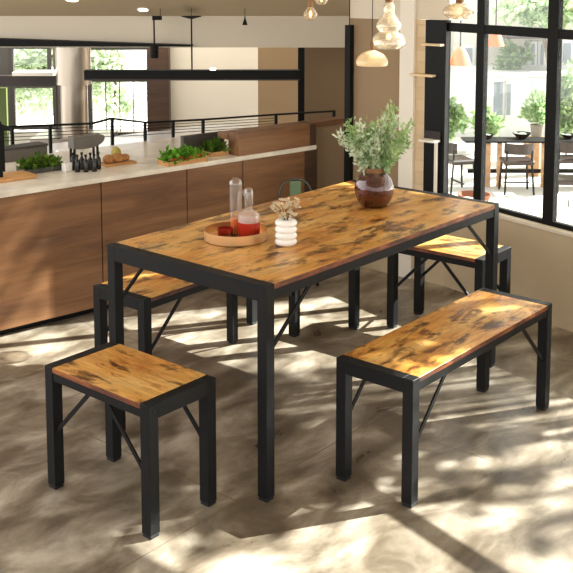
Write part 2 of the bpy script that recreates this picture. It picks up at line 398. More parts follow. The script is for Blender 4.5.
# the extra middle support under the far bench
p = onz(235.5, 344.2); q = Matrix.Rotation(-.0087, 4, 'Z') @ (p - Vector((2.7294, 3.0040, 0)))
lg = MB().box(q.x-.02, q.x+.02, q.y-.0, q.y+.04, .012, BH-.02, .002).build('support_leg', 'frame', bench_b)
MB().box(q.x-.015, q.x+.015, q.y+.005, q.y+.035, 0, .0125, .003).build('foot_pad', 'frame_pad', lg)
MB().bar((q.x-.02, q.y+.02, BH-.14), (q.x-.08, q.y+.02, BH-.03), .007, .012).build('diagonal_brace', 'frame', bench_b)
SL, SW, SH = .523, .2984, .4383
# stools: long axis runs across the table, local x -> +y of the room
def stool_pose(x, y, rot):       # (x, y) near corner; shift so that local (0, W) sits there
    a = rot + pi/2
    return (x - cos(a+pi/2)*SW, y - sin(a+pi/2)*SW, 0), a
l_, a_ = stool_pose(2.0496, 2.2435, -.0098)
stool = make_set_piece('stool', 'small rustic wood stool with charcoal legs at the near end of the table', 'stool', SL, SW, SH, l_, a_, 'small stools of the dining set', .018, .030, .05, .228, .185)
l_, a_ = stool_pose(4.1331, 2.2301, .0218)
dup(stool, l_, a_, 'small wood stool at far end of the table, in front of the low sand wall')

# ------------------------------------------------------------------ things on the table
def sc_at(p): return FPX/((p - Vector((0,0,CAM_H))).dot(FW)*cos(PITCH) + (CAM_H-p.z)*sin(PITCH))
def arc(cx, cz, r, a0, a1, n=10): return [(cx+r*cos(radians(a0+(a1-a0)*i/n)), cz+r*sin(radians(a0+(a1-a0)*i/n))) for i in range(n+1)]
# vase
P = onz(374, 206, zt)
vs = thing('vase', 'round mauve glass vase holding leafy green branches on the table', 'vase', P, 0)
prof = [(0, .001), (.045, .001), (.055, .004), (.074, .03), (.084, .06), (.0865, .08), (.084, .1), (.076, .122), (.062, .142), (.047, .152), (.044, .156)]
MB().lathe(prof + [(.041, .156), (.044, .150), (.059, .139), (.073, .12), (.081, .1), (.0835, .08), (.081, .06), (.07, .03), (.05, .008), (0, .006)], 40).build('body', 'vase', vs, True)
MB().lathe([(.041, .152), (.046, .153), (.046, .172), (.041, .172), (.041, .152)], 32).build('collar', 'brass_soft', vs, True)
bq = thing('leafy_branches', 'pale green leafy branches standing in the mauve vase', 'bouquet', P + Vector((0, 0, .02)), 0)
st = MB(); lf = MB(); lp = MB()
def sprig(tip, mb, n, L0=.022):
    tip = Vector(tip); b = Vector((random.uniform(-.015,.015), random.uniform(-.015,.015), .0)); c = Vector((b.x*.8, b.y*.8, .155)) + Vector((tip.x*.12, tip.y*.12, 0))
    pts = []
    for i in range(9):
        t = i/8
        pts.append(b*(1-t)**2 + c*2*t*(1-t) + tip*t*t)
    st.tube(pts, [.0022-.0015*i/8 for i in range(9)], 5)
    for i in range(n):
        t = .47 + .53*(i/n); p_ = b*(1-t)**2 + c*2*t*(1-t) + tip*t*t
        ax = (tip-c).normalized()
        d = ax*.6 + Vector((random.gauss(0,.7), random.gauss(0,.7), random.gauss(.1,.6)))
        off = Vector((random.gauss(0,1), random.gauss(0,1), random.gauss(0,1)))*.010
        mb.leaf(p_+off, d, L0*random.uniform(.7,1.3), L0*.42)
tips = []
for px, py in ((337,131),(345,122),(352,126),(358,120),(366,124),(373,122),(381,116),(389,108),(391,104),(396,116),(404,124),(407,121),(402,134),(408,145),(398,140),(346,138),(360,132),(378,130),(388,126),(368,140),(386,140),(372,133),(352,146),(394,150)):
    s_ = 228; r_ = random.uniform(-.05, .05)
    v = RT*((px-374)/s_) + FW*r_ + UP*((206-py)/s_ + r_*.15 - .02)
    tips.append(v)
for i, v in enumerate(tips):
    sprig(v, lp if i % 3 == 0 else lf, 120, .027)
st.build('stem', 'stem', bq); lf.build('foliage', 'leaf', bq); lp.build('pale_foliage', 'leaf_pale', bq)
# tray with bottles
P = onz(235.5, 238.5, zt); s_ = sc_at(P)
rT = 31.5/s_
tr = MB().lathe([(0, 0.001), (rT-.001, .001), (rT, .002), (rT, .038), (rT-.003, .038), (rT-.003, .006), (0, .006)], 56).build('round_tray', 'brass', None, True, P)
tag(tr, 'round copper tray with straight rim carrying glass bottles on the table', 'tray')
def on_tray(px, py): return onz(px, py, zt+.0065)
p = on_tray(236, 233.5)
b1 = thing('bottle', 'tall slim clear bottle with domed top and amber drink on the tray', 'bottle', p, 0, None)
r = 6.5/s_; Hh = .222
MB().lathe([(0, 0), (r, 0), (r, Hh-r)] + arc(0, Hh-r, r, 0, 80, 8) + [(0, Hh)], 28).build('glass_body', 'clear', b1, True)
MB().lathe([(0, .003), (r*.9, .003), (r*.9, .062), (0, .062)], 24).build('amber_drink', 'amber', b1, True)
p = on_tray(249, 236.5)
b2 = thing('decanter', 'stout clear decanter of red drink with tall neck on the tray', 'decanter', p, 0)
r = 11/s_
MB().lathe([(0, 0), (r, 0), (r, .075), (r*.96, .088), (r*.7, .098), (r*.42, .102), (r*.40, .105), (0, .105)], 32).build('shoulder', 'frost', b2, True)
MB().lathe([(0, .003), (r*1.01, .004), (r*1.01, .06), (0, .06)], 32).build('red_drink', 'red', b2, True)
MB().lathe([(r*.40, .104), (r*.40, .17)] + [(r*.40+a*0-0.0+ (c*0), .17+c) for a, c in ()] + [(r*.36, .185), (r*.2, .192), (0, .194)], 20).build('neck', 'clear', b2, True)
hd = MB(); hd.tube([(-r*.95, 0, .085), (-r*.95, 0, .15), (-r*.8, 0, .178), (-r*.5, 0, .18), (-r*.42, 0, .16)], .004, 8); hd.build('handle', 'clear', b2, True).rotation_euler = (0, 0, HEAD-pi/2)
p = on_tray(225.5, 237.5)
g = thing('tumbler', 'low pink glass tumbler of red drink at left of the tray', 'glass', p, 0)
r = 8/s_
MB().lathe([(0, 0), (r*.92, 0), (r, .038), (r*.95, .038), (r*.87, .004), (0, .004)], 28).build('glass_body', 'pinkglass', g, True)
MB().lathe([(0, .005), (r*.86, .005), (r*.9, .024), (0, .024)], 28).build('red_drink', 'red', g, True)
# small white ringed vase with dried flowers
P = onz(286, 244.5, zt); s_ = sc_at(P); r = 11.3/s_; hb = 6.4/s_
prof = [(0, .0), (r*.8, 0)]
for k in range(4):
    prof += [(r*.82 + r*.18*sin(pi*i/8), hb*(k + i/8)) for i in range(1, 9)]
prof += [(r*.6, hb*4+.002), (r*.55, hb*4-.004), (0, hb*4-.008)]
v2 = MB().lathe(prof, 36).build('ringed_vase', 'white_ceramic', None, True, P); tag(v2, 'small white ceramic vase of four stacked rings on the table', 'vase')
fl = thing('dried_flowers', 'cream dried flowers standing in the small white ringed vase', 'flowers', P + Vector((0, 0, hb*4-.006)), 0)
st = MB(); bl = MB()
for px, py in ((273,206),(278,204),(283,210),(288,207),(292,205),(294,210),(276,212),(281,216),(289,214),(285,204),(271,210),(291,217)):
    v = RT*((px-284)/s_) + FW*random.uniform(-.02,.02) + UP*((222-py)/s_+.006)
    st.tube([(random.uniform(-.008,.008), random.uniform(-.008,.008), 0), tuple(v*.5+Vector((0,0,.01))), tuple(v)], .0012, 5)
    for k in range(7): bl.blob(v+Vector((random.gauss(0,.006), random.gauss(0,.006), random.gauss(0,.006))), (.006,.006,.005), 7, 5, .25)
st.build('stem', 'stem', fl); bl.build('blossom', 'dryflower', fl)

# ------------------------------------------------------------------ room shell
TZ0 = -1.6
def cbox(name, m, px0, px1, py0, py1, t0, t1, fr, z0=None, z1=None, face=None, bevel=0):
    """box whose front face (at offset t0) covers the picture columns/rows given, standing in frame fr"""
    face = t0 if face is None else face
    a = fr.hit(px0, (py0+py1)/2, face); b = fr.hit(px1, (py0+py1)/2, face)
    zt_ = fr.hit((px0+px1)/2, py0, face).z if z1 is None else z1
    zb_ = fr.hit((px0+px1)/2, py1, face).z if z0 is None else z0
    xm = (a.x+b.x)/2
    mb = MB().box(a.x-xm, b.x-xm, 0, t1-t0, 0, zt_-zb_, bevel)
    return mb.build(name, m, None, False, fr.w(xm, t0, zb_), fr.a)
struct(MB().box(-3, 6.0, -4, 9, -.1, 0).build('floor', 'floor'), 'floor')
struct(MB().box(-3, 4.95, -4, 3.6, 2.65, 2.75).build('ceiling', 'cream'), 'ceiling')
H0 = 2.7
# window wall: low parapet, then frames
SILL = .475
Lw = 6.2
o = MB().box(-.03, Lw, 0, .16, -.02, SILL).build('wall_right', 'lowwall', None, False, WF.w(0,0,0), WF.a); struct(o)
o = MB().box(-.03, Lw, -.012, .172, SILL, SILL+.022, .004).build('trim_1', 'cream', None, False, WF.w(0,0,0), WF.a); struct(o)
o = MB().box(-.62, .06, -.008, .12, -.02, SILL+.02).build('wall_front', 'lowwall', None, False, PF.w(0,0,0), PF.a); struct(o)
# taupe wall and white pilaster
xa = PF.hit(349, 100).x; xb = PF.hit(401, 100).x; xc = PF.hit(415, 100).x; xd = PF.hit(424.5, 100).x
zc = PF.hit(376, 19).z
struct(MB().box(xa, xb, .0, .12, 0, zc).build('wall_back', 'taupe', None, False, PF.w(0,0,0), PF.a))
struct(MB().box(xb, xc, -.02, .14, 0, H0).build('trim_2', 'white_paint', None, False, PF.w(0,0,0), PF.a))
struct(MB().box(xc, xd, .0, .012, 0, 1.5).build('trim_3', 'beige_brick', None, False, PF.w(0,0,0), PF.a))
struct(MB().box(xa, xb, .0, .12, zc, H0).build('trim_4', 'cream', None, False, PF.w(0,0,0), PF.a))
xe = PF.hit(445, 100).x
struct(MB().box(xc, xe+.02, .0, .14, 1.503, H0).build('trim_5', 'cream', None, False, PF.w(0,0,0), PF.a))
# black cabinet panel beside the window with pale strips
zz0 = SILL+.02
bp_ = thing('black_panel', 'tall black panel with two pale shelf strips beside the window', 'panel', PF.w((xd+xe)/2, .0, zz0), PF.a)
hw = (xe-xd)/2
MB().box(-hw, hw, 0, .05, 0, 1.50-zz0).build('board', 'blackgloss', bp_)
for px0, px1, py in ((417, 444.5, 43.5), (413.5, 436, 74)):
    a = PF.hit(px0, py, 0); b = PF.hit(px1, py, 0); xm = (xd+xe)/2
    MB().box(max(a.x-xm, -hw) if px0 > 415 else a.x-xm, b.x-xm, -.045, 0, a.z-zz0-.006, a.z-zz0+.006, .001).build('shelf_strip', 'ledstrip', bp_)
a = PF.hit(427, 138, 0)
sh = thing('corner_desk', 'small white topped desk with pale post in front of black panel', 'desk', PF.w((xd+xe)/2-.005, .02, zz0), PF.a)
MB().box(-.055, .05, -.09, -.03, a.z-zz0-.012, a.z-zz0).build('top', 'white_paint', sh)
MB().box(.025, .04, -.05, -.035, 0, a.z-zz0-.012).build('post', 'white_paint', sh)
MB().box(-.055, .05, -.03, -.022, a.z-zz0-.02, a.z-zz0+.045).build('back_board', 'chairwood', sh)
# window frames
fz0 = SILL+.022
mull = []
for px0, px1 in ((442.5, 446), (475.5, 483), (545.5, 556)):
    mull.append((WF.hit(px0, 150, .03).x, WF.hit(px1, 150, .03).x))
gap = 1.06
xlast = mull[-1][1]
spans = [(mull[0][1], mull[1][0]), (mull[1][1], mull[2][0])]
x = xlast
extra = []
while x < Lw-.3:
    x1 = min(x+gap, Lw-.05); spans.append((x, x1)); extra.append((x1, x1+.055)); x = x1+.055
zt0, zt1 = 1.440, 1.488
wi = 0
allm = mull + extra
fr_ = MB()
for k, (m0, m1) in enumerate(allm):
    struct(MB().box(m0, m1, .02, .052, fz0, H0).build('trim_%d' % (10+k), 'black', None, False, WF.w(0,0,0), WF.a))
for k, (x0, x1) in enumerate(spans):
    w = bpy.data.objects.new('window_%d' % (k+1), None); COL.objects.link(w); w.location = WF.w(x0, .022, fz0); w.rotation_euler = (0,0,WF.a); struct(w, 'window')
    ww = x1-x0
    zz = (zt0-fz0, zt1-fz0, H0-fz0)
    MB().box(0, ww, 0, .028, zz[0], zz[1]).build('transom', 'black', w)
    MB().box(0, ww, 0, .028, 0, .024).build('bottom_rail', 'black', w)
    MB().box(0, ww, 0, .028, zz[2]-.04, zz[2]).build('top_rail', 'black', w)
    MB().box(0, ww, .012, .017, .024, zz[0]).build('lower_pane', 'pane', w)
    MB().box(0, ww, .012, .017, zz[1], zz[2]-.04).build('upper_pane', 'pane', w)

# ------------------------------------------------------------------ kitchen
CT = .72
sE = CF.hit(316, 150).x; sW = CF.hit(239, 150).x
S0 = -.5
ck = thing('kitchen_counter', 'long walnut panelled counter with pale stone top along the left', 'counter', CF.w(0,0,0), CF.a)
seams = [S0] + [CF.hit(px, 180).x for px in (101, 187, 243)] + [sE-.09]
for a, b in zip(seams, seams[1:]):
    MB().box(a+.003, b-.003, 0, .03, .04, CT-.028, .001).build('front_panel', 'walnut', ck)
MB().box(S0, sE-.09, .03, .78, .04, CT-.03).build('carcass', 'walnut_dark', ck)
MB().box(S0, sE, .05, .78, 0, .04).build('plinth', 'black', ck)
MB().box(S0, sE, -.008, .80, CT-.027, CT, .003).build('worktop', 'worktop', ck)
MB().box(sE-.09, sE, .01, .78, .04, CT-.028).build('end_shadow_panel', 'walnut_dark', ck)  # dark tone stands in for the shadow gap at the counter's end
zr = CF.hit(275, 128.5).z
ra = thing('raised_screen', 'raised walnut screen standing on right end of the counter', 'screen', CF.w(sW, 0, CT), CF.a)
MB().box(0, sE-sW-.05, 0, .10, 0, zr-CT, .002).build('board', 'walnut', ra)
MB().box(sE-sW-.05, sE-sW, .0, .10, 0, zr-CT, .002).build('end_shadow_post', 'walnut_dark', ra)  # the same shadow gap, carried up the screen as a dark strip
# taupe half wall with wood ledge at the counter's end
a = CF.hit(317.5, 150, .06); b = CF.hit(347, 150, .06)
zl = CF.hit(332, 127, .06).z
struct(MB().box(a.x, b.x+.3, .06, .16, 0, zl).build('wall_left', 'taupe_dark', None, False, CF.w(0,0,0), CF.a))
struct(MB().box(sW, b.x+.3, .105, .2, zl, zl+.035).build('trim_6', 'walnut', None, False, CF.w(0,0,0), CF.a))
# black post
pp = PF.hit(349, 100, -.02)
po = thing('steel_post', 'slim black steel post beside the taupe wall, cable on top', 'post', PF.w(pp.x, -.02, 0), PF.a)
zp = PF.hit(349, 25, -.02).z
MB().box(-.019, .019, -.02, .02, 0, zp).build('shaft', 'black', po)
MB().tube([(0, 0, zp), (0, 0, 2.64)], .003, 6).build('cable', 'black', po)

DB, DK, DBM = 8.7, 7.35, 7.15      # distance of the back wall, the bulkhead, the hanging beam
def kz(px, py, t): return CF.hit(px, py, t)
def fz(px, py, D): return KF.hit(px, py, D)
def kwall(name, m, px0, px1, py0, py1, t0, t1, **k): return struct(cbox(name, m, px0, px1, py0, py1, t0, t1, KF, **k))
kwall('trim_20', 'white_paint', 168, 258, 30, 140, DB, DB+.1, z0=0)
kwall('trim_21', 'taupe', 258, 308, 30, 140, DB, DB+.1, z0=0)
kwall('trim_22', 'taupe_dark', 303, 380, 20, 140, DB-.8, DB-.7, z0=0)
kwall('trim_23', 'walnut_dark', 147, 169, 30, 140, DB-.12, DB, z0=0)
kwall('trim_24', 'white_paint', -60, 150, 132, 140, DB, DB+.1, z0=0)
# bulkhead and sloping ceiling
a = fz(-60, 20, DK); b = fz(347, 20, DK); zb = fz(220, 47.5, DK).z; zu = fz(220, 17, DK).z
struct(MB().box(a.x, b.x+.3, DK, DK+.5, zb, 2.9).build('wall_kitchen', 'cream', None, False, KF.w(0,0,0), KF.a))
TS = 4.0
v = []
for x in (a.x, b.x+.1):
    for (t, z) in ((DK+.02, zu), (DK+.02, 2.9), (TS, 2.9), (TS, 2.68)): v.append((x, t, z))
struct(MB().add(v, [(0,1,2,3),(4,7,6,5),(0,3,7,4),(1,5,6,2),(0,4,5,1),(3,2,6,7)]).build('ceiling_slope', 'beige', None, False, KF.w(0,0,0), KF.a))
# unseen wall added to keep the sun out of the kitchen
rv = ray(441, 150); sl = rv.y/rv.x
struct(MB().add([(x, x*sl + o_, z) for z in (TZ0, 3.0) for x, o_ in ((5.15, .02), (10, .02), (10, .14), (5.15, .14))], [(3,2,1,0),(4,5,6,7),(0,1,5,4),(1,2,6,5),(2,3,7,6),(3,0,4,7)]).build('wall_sunblock', 'cream'))
nrm_a = atan2(2.68-zu, DK+.02-TS)
def slope_z(P): return zu + (DK+.02 - KF.loc(P).y)*math.tan(nrm_a)
def slope_hit(px, py):
    d = ray(px, py); c = Vector((0,0,CAM_H)); n_ = (KF.ey*sin(nrm_a) + UP*cos(nrm_a)); p0 = KF.w(0, DK+.02, zu)
    return c + d*((p0-c).dot(n_)/d.dot(n_))
for px, py, r, lb in ((72, -.5, .05, 'round recessed downlight at the top edge above the steel hood'), (143, 9.5, .045, 'round recessed downlight in beige ceiling above the spotlight')):
    P = slope_hit(px, py)
    t = thing('downlight', lb, 'downlight', P, KF.a, 'recessed ceiling downlights')
    ro = Matrix.Rotation(-nrm_a, 4, 'X')
    m1 = MB().lathe([(r*.8, -.004), (r, -.004), (r, .01), (r*.8, .01), (r*.8, -.004)], 28).build('ring', 'white_paint', t, True)
    m2 = MB().lathe([(0, -.002), (r*.8, -.002), (r*.8, .006), (0, .006)], 28).build('lens', 'downlight', t, True)
    for m_ in (m1, m2): m_.matrix_local = ro
# dark tapering blade, hanging beam, column
a = fz(-40, 43, DK-.1); b = fz(192, 46, DK-.1); z1 = fz(0, 37.5, DK-.1).z; z0 = fz(0, 46.5, DK-.1).z; z2 = fz(190, 46, DK-.1).z
v = []
for t in (0, .1): v += [(0, t, z0), (b.x-a.x, t, z2-.004), (b.x-a.x, t, z2+.004), (0, t, z1)]
o = MB().add(v, [(0,1,2,3),(4,7,6,5),(0,4,5,1),(1,5,6,2),(2,6,7,3),(3,7,4,0)]).build('lintel_blade', 'black', None, False, KF.w(a.x, DK-.1, 0), KF.a)
tag(o, 'long dark tapering blade running under the bulkhead above kitchen windows', 'beam')
a = fz(84, 75, DBM); b = fz(300, 75, DBM); z1 = fz(200, 70.5, DBM).z; z0 = fz(200, 80.5, DBM).z
bm_ = thing('light_beam', 'long black hanging beam with reddish underside above the counter', 'beam', KF.w(a.x, DBM, z0), KF.a)
MB().box(0, b.x-a.x, 0, .08, .011, z1-z0).build('body', 'black', bm_)
MB().box(0, b.x-a.x, .0, .08, 0, .011).build('underside', 'chairwood', bm_)
c_ = fz(212.5, 71, DBM)
MB().lathe([(0, 0), (.02, 0), (.02, .014), (0, .014)], 16, (c_.x-a.x, .04, z1-z0)).build('spot', 'downlight', bm_)
o = cbox('steel_column', 'black', 298, 304.5, 47.5, 132, DK+.03, DK+.08, KF, z0=0, z1=zb); tag(o, 'black steel column at right end of the hanging beam', 'column')
o = cbox('wood_beam', 'chairwood', -30, 76, 76, 86, DB-.5, DB-.4, KF); tag(o, 'dark wooden beam crossing the kitchen window left of the hood', 'beam')
o = cbox('wall_shelf', 'white_paint', 12, 53, 72.5, 76, DB-.62, DB-.42, KF); tag(o, 'thin white shelf across the small window left of the hood', 'shelf')
def kwin(n, px0, px1, py0, py1, bars):
    a = fz(px0, (py0+py1)/2, DB); b = fz(px1, (py0+py1)/2, DB); z1 = fz((px0+px1)/2, py0, DB).z; z0 = fz((px0+px1)/2, py1, DB).z
    w = bpy.data.objects.new('window_%d' % n, None); COL.objects.link(w); w.location = KF.w(a.x, DB, z0); w.rotation_euler = (0,0,KF.a); struct(w, 'window')
    W_ = b.x-a.x; H_ = z1-z0
    f = MB()
    for (x0, x1, zz0, zz1) in ((-.03, 0, -.03, H_+.03), (W_, W_+.03, -.03, H_+.03), (0, W_, -.03, 0), (0, W_, H_, H_+.03)): f.box(x0, x1, 0, .04, zz0, zz1)
    for k in range(1, bars): f.box(W_*k/bars-.004, W_*k/bars+.004, .012, .022, 0, H_)
    f.build('window_frame', 'greydark', w)
    MB().box(0, W_, .014, .019, 0, H_).build('pane', 'pane', w)
kwin(20, 13, 47, 49, 71, 1); kwin(21, 15, 53, 88, 126, 1); kwin(22, 89, 147, 50, 70, 1); kwin(23, 92, 147, 82, 133, 4)
kwall('trim_25', 'greydark', -40, 11, 30, 130, DB, DB+.1)
kwall('trim_26', 'grey', 53.5, 89, 30, 130, DB+.02, DB+.1)
# hood duct
DH = 8.0
a = fz(75, 128, DH)
hd = thing('extractor_hood', 'tall brushed steel extractor duct in two stacked cylinders in the kitchen', 'hood', KF.w(a.x, DH, 0), KF.a)
zA = fz(75, 84, DH).z; zT = fz(75, 38, DH).z; zB = fz(75, 134, DH).z
rb = abs(fz(88.5, 100, DH).x - fz(62, 100, DH).x)/2; rt = abs(fz(92, 60, DH).x - fz(57, 60, DH).x)/2
MB().lathe([(0, zA), (rt, zA), (rt, zT), (0, zT)], 40).build('upper_duct', 'steel', hd, True, ang=.5)
MB().lathe([(0, zB), (rb, zB), (rb, zA), (0, zA)], 40).build('lower_duct', 'steel', hd, True, ang=.5)
MB().box(-.3, .3, -.24, .24, zB-.04, zB).build('hood_plate', 'steel', hd)
MB().box(-.28, .28, -.2, .2, 0, zB-.04).build('stove_block', 'grey', hd)
o = cbox('green_panel', 'green_panel', -12, 6.5, 88, 122, DB-.3, DB-.26, KF, z0=0); tag(o, 'upright green panel at far left of the kitchen window', 'panel')
# white back worktop between counter and windows
o = thing('back_worktop', 'white topped kitchen island behind the railing', 'worktop', CF.w(.2, 1.0, 0), CF.a)
MB().box(0, 2.3, .0, .55, 0, .60).build('cabinet', 'grey', o); MB().box(-.02, 2.32, -.02, .57, .60, .63).build('top', 'white_ceramic', o)
# railing
rl = thing('railing', 'thin black wire railing along the back of the counter', 'railing', CF.w(0, .83, 0), CF.a)
def rp(px, py, t=.0): h = kz(px, py, .83); return (h.x, t, h.z)
bars_ = MB()
for pts in ([(-20,128),(92,123.5)], [(92,123.5),(111,118.5),(147,122.5)], [(147,122.5),(205,119.5),(276,114.5),(335,111)]):
    for u, v_ in zip(pts, pts[1:]): bars_.bar(rp(*u), rp(*v_), .014, .012)
bars_.build('top_bar', 'black', rl)
wr = MB()
for k in (1, 2, 3, 4):
    for u, v_ in (((-20,128+3.5*k),(92,123.5+3.3*k)), ((92,123.5+3.3*k),(147,122.5+3.2*k)), ((147,122.5+3.0*k),(276,115.5+2.6*k))):
        wr.tube([rp(*u), rp(*v_)], .0022, 5)
wr.build('wire', 'black', rl)
for px, py in ((12,127),(50,125),(112,118.5),(145,122.3),(173,121),(203,119.7),(276,114.7),(334,111.2)):
    h = rp(px, py); MB().box(h[0]-.008, h[0]+.008, -.008, .008, CT-.4, h[2]).build('post', 'black', rl)

# things on the counter
def ct(px, py): q = CF.top(px, py, CT); return CF.w(q.x, q.y, CT)
def cts(px, py): q = CF.top(px, py, CT); return q
def cthing(name, label, cat, px, py, group=None): return thing(name, label, cat, ct(px, py), CF.a, group)
def csz(px, py): return sc_at(ct(px, py))
# black corner frame at left edge
P = ct(1.0, 181); s_ = csz(1, 181)
o = MB().box(-.012, .008, -.01, .01, 0, 60/s_).build('corner_post', 'black', None, False, P, CF.a); tag(o, 'black upright post at left edge of the counter', 'post')
o = thing('tilted_tablet', 'black tilted panel on post at left edge of kitchen', 'tablet', ct(4, 172), CF.a)
zz_ = 46/s_
MB().add([(-.06,0,zz_+.05),(.045,0,zz_),(.045,0,zz_-.012),(-.06,0,zz_-.012),(-.06,.03,zz_+.05),(.045,.03,zz_),(.045,.03,zz_-.012),(-.06,.03,zz_-.012)], [(0,1,2,3),(4,7,6,5),(0,4,5,1),(1,5,6,2),(2,6,7,3),(3,7,4,0)]).build('screen', 'blackgloss', o)
MB().box(-.01, .01, .005, .025, 0, zz_-.012).build('stand', 'black', o)
# grey raised box
P = ct(5, 160); s_ = csz(27, 160)
o = thing('grey_box', 'long grey box standing behind the herb tray on the counter', 'box', ct(27, 160), CF.a)
MB().box(-24/s_, 23/s_, .0, .1, 0, 12/s_, .003).build('body', 'grey', o); MB().box(-24.5/s_, 23.5/s_, -.004, .104, 12/s_, 14/s_).build('lid', 'greydark', o)
# wood board
o = MB().box(-.1, .12, -.07, .08, 0, .02, .004).build('cutting_board', 'oak', None, False, ct(9, 179), CF.a); tag(o, 'pale oak cutting board at left end of the counter', 'cutting board')
# herb tray
def green_heap(name, label, px, py, wpx, hpx, m, n, tray=True, group=None, L=.035):
    s_ = csz(px, py); o = thing(name, label, 'tray of greens', ct(px, py), CF.a, group); w = wpx/s_/2; h = hpx/s_
    f = MB(); f.box(-w, w, -.05, .06, 0, .008)
    for (x0,x1,y0,y1) in ((-w,w,-.05,-.045),(-w,w,.055,.06),(-w,-w+.005,-.05,.06),(w-.005,w,-.05,.06)): f.box(x0,x1,y0,y1,.008,.026)
    f.build('tray', 'greydark' if tray else 'oak', o)
    g_ = MB()
    for i in range(n):
        p_ = Vector((random.uniform(-w*.93, w*.93), random.uniform(-.042, .05), 0)); hh = h*(.55+.45*random.random())*(1-.35*(p_.x/w)**2); p_.z = .012+random.random()*max(.01, hh-.012)
        g_.leaf(p_, (random.gauss(0,1), random.gauss(0,1), abs(random.gauss(.5,.6))), L*random.uniform(.6,1.3), L*.6)
    g_.build('leaves', m, o)
    return o
green_heap('herb_tray', 'dark tray of dark green herbs near left end of the counter', 41, 171, 42, 15, 'salad_dark', 420)
o = MB().box(-.022, .022, -.02, .02, 0, .045, .003).build('white_carton', 'white_ceramic', None, False, ct(67, 171), CF.a); tag(o, 'small white carton at right of the herb tray', 'carton')
sl = green_heap('salad_tray', 'long pale tray heaped with bright green salad on the counter', 183, 163, 46, 15, 'salad', 620, False)
for i in range(9): MB().blob((-.1+.025*i, random.uniform(-.043,-.03), .034+random.random()*.008), (.013,.011,.009), 8, 6).build('tomato_piece', 'food_red', sl)
green_heap('lettuce_tray', 'pale tray of yellow green lettuce against the raised screen', 214.5, 155, 20, 15, 'salad_dark', 300, False)
P = CF.top(208, 152, CT)
o = MB().box(-.14, .16, .0, .03, 0, .10, .002).build('splash_board', 'greydark', None, False, CF.w(P.x, P.y+.05, CT), CF.a); tag(o, 'dark grey upright board behind the salad on the counter', 'board')
# grey serving board on bottles
s_ = csz(86, 170)
o = thing('serving_slab', 'grey slab with rounded right end raised on rack above black bottles', 'slab', ct(88, 161.5), CF.a)
zb_ = .076; w_ = 18.5/s_; hs_ = 13.5/s_
out = [(-w_, .1*hs_), (-w_, hs_), (.75*w_, hs_), (.92*w_, .93*hs_), (w_, .72*hs_), (.95*w_, .5*hs_), (.8*w_, .3*hs_), (.5*w_, .12*hs_), (.1*w_, .02*hs_), (-.5*w_, 0)]
k = len(out); v = [(x, -.02, zb_+z) for x, z in out] + [(x, .04, zb_+z) for x, z in out]
MB().add(v, [tuple(range(k)), tuple(range(k, 2*k))] + [(i, (i+1) % k, (i+1) % k + k, i+k) for i in range(k)]).build('slab', 'grey', o)
for x in (-w_*.9, w_*.55):
    for y in (-.012, .03): MB().box(x-.005, x+.005, y-.005, y+.005, 0, zb_+.012).build('leg', 'black', o)
bt = None
bl_ = [(73,170,'leftmost small black bottle under the grey slab, by the white carton'), (77.5,172,'second small black bottle from the left under grey slab'), (82,169.5,'third small black bottle from the left under grey slab'), (86,172,'fourth small black bottle from left, middle of the row'), (90.5,170,'third small black bottle from the right under grey slab'), (94.5,171.5,'second small black bottle from the right under grey slab'), (98.5,169,'rightmost small black bottle of the row beside food board')]
for px, py, lb in bl_:
    P = ct(px, py)
    if bt is None:
        bt = thing('bottle', lb, 'bottle', P, 0, 'small black bottles on the counter')
        MB().lathe([(0,0),(.013,0),(.014,.004),(.014,.054),(.008,.066),(.0055,.070),(.0055,.082),(0,.082)], 14).build('body', 'bottle', bt, True)
        MB().lathe([(0,.0822),(.0072,.0822),(.0072,.093),(0,.093)], 12).build('cap', 'black', bt, True)
    else: dup(bt, P, 0, lb)
# food board
s_ = csz(115, 163)
o = MB().box(-.09, .1, -.055, .055, 0, .012, .003).build('serving_board', 'oak', None, False, ct(116, 164), CF.a); tag(o, 'wooden serving board of rolls right of the black bottles', 'serving board')
base = CF.top(116, 164, CT)
for (x, y, r, m, nm, lb, ct_) in ((-.055, -.01, (.03,.026,.024), 'food_brown', 'bread_roll', 'brown bread roll at left of the serving board', 'bread'), (.0, -.02, (.036,.026,.026), 'food_brown', 'bread_roll', 'large brown bread roll in middle of the serving board', 'bread'),
        (.05, -.01, (.03,.024,.02), 'food_brown', 'bread_roll', 'flat brown bread roll at right of the serving board', 'bread'), (.015, .02, (.028,.026,.04), 'food_yellow', 'pepper', 'yellow green pepper behind the rolls on serving board', 'vegetable')):
    q_ = MB().blob((0, 0, r[2]), r, 14, 10, .05).build(nm, m, None, True, CF.w(base.x+x, base.y+y, CT+.012), CF.a, ang=3); tag(q_, lb, ct_)

# ceiling spots in the kitchen
def hanging(px, py, t): return KF.hit(px, py, t)
ts = DBM+.04
h = hanging(154.5, 58, ts)
sp = thing('track_spotlight', 'black cylinder spotlight hanging on a rod in the kitchen', 'spotlight', KF.w(h.x, ts, h.z), KF.a)
z0 = h.z; zz = lambda py: hanging(154.5, py, ts).z - z0
MB().lathe([(0, 0), (.027, 0), (.03, .01), (.03, zz(45)-.008), (.022, zz(45)), (0, zz(45))], 20).build('can', 'black', sp, True)
MB().tube([(0, 0, zz(45)), (0, 0, zz(18))], .006, 8).build('rod', 'black', sp)
MB().box(-.01, .055, -.02, .02, zz(20), zz(16)).build('bracket', 'black', sp)
MB().tube([(.045, 0, zz(16)), (.045, 0, slope_z(KF.w(0, ts, 0))-z0)], .0025, 6).build('cable', 'black', sp)
h = hanging(192, 71, ts)
sp = thing('suspension_rod', 'thin black rod with flat disc holding the hanging beam', 'rod', KF.w(h.x, ts, h.z), KF.a)
z0 = h.z; zz = lambda py: hanging(192, py, ts).z - z0
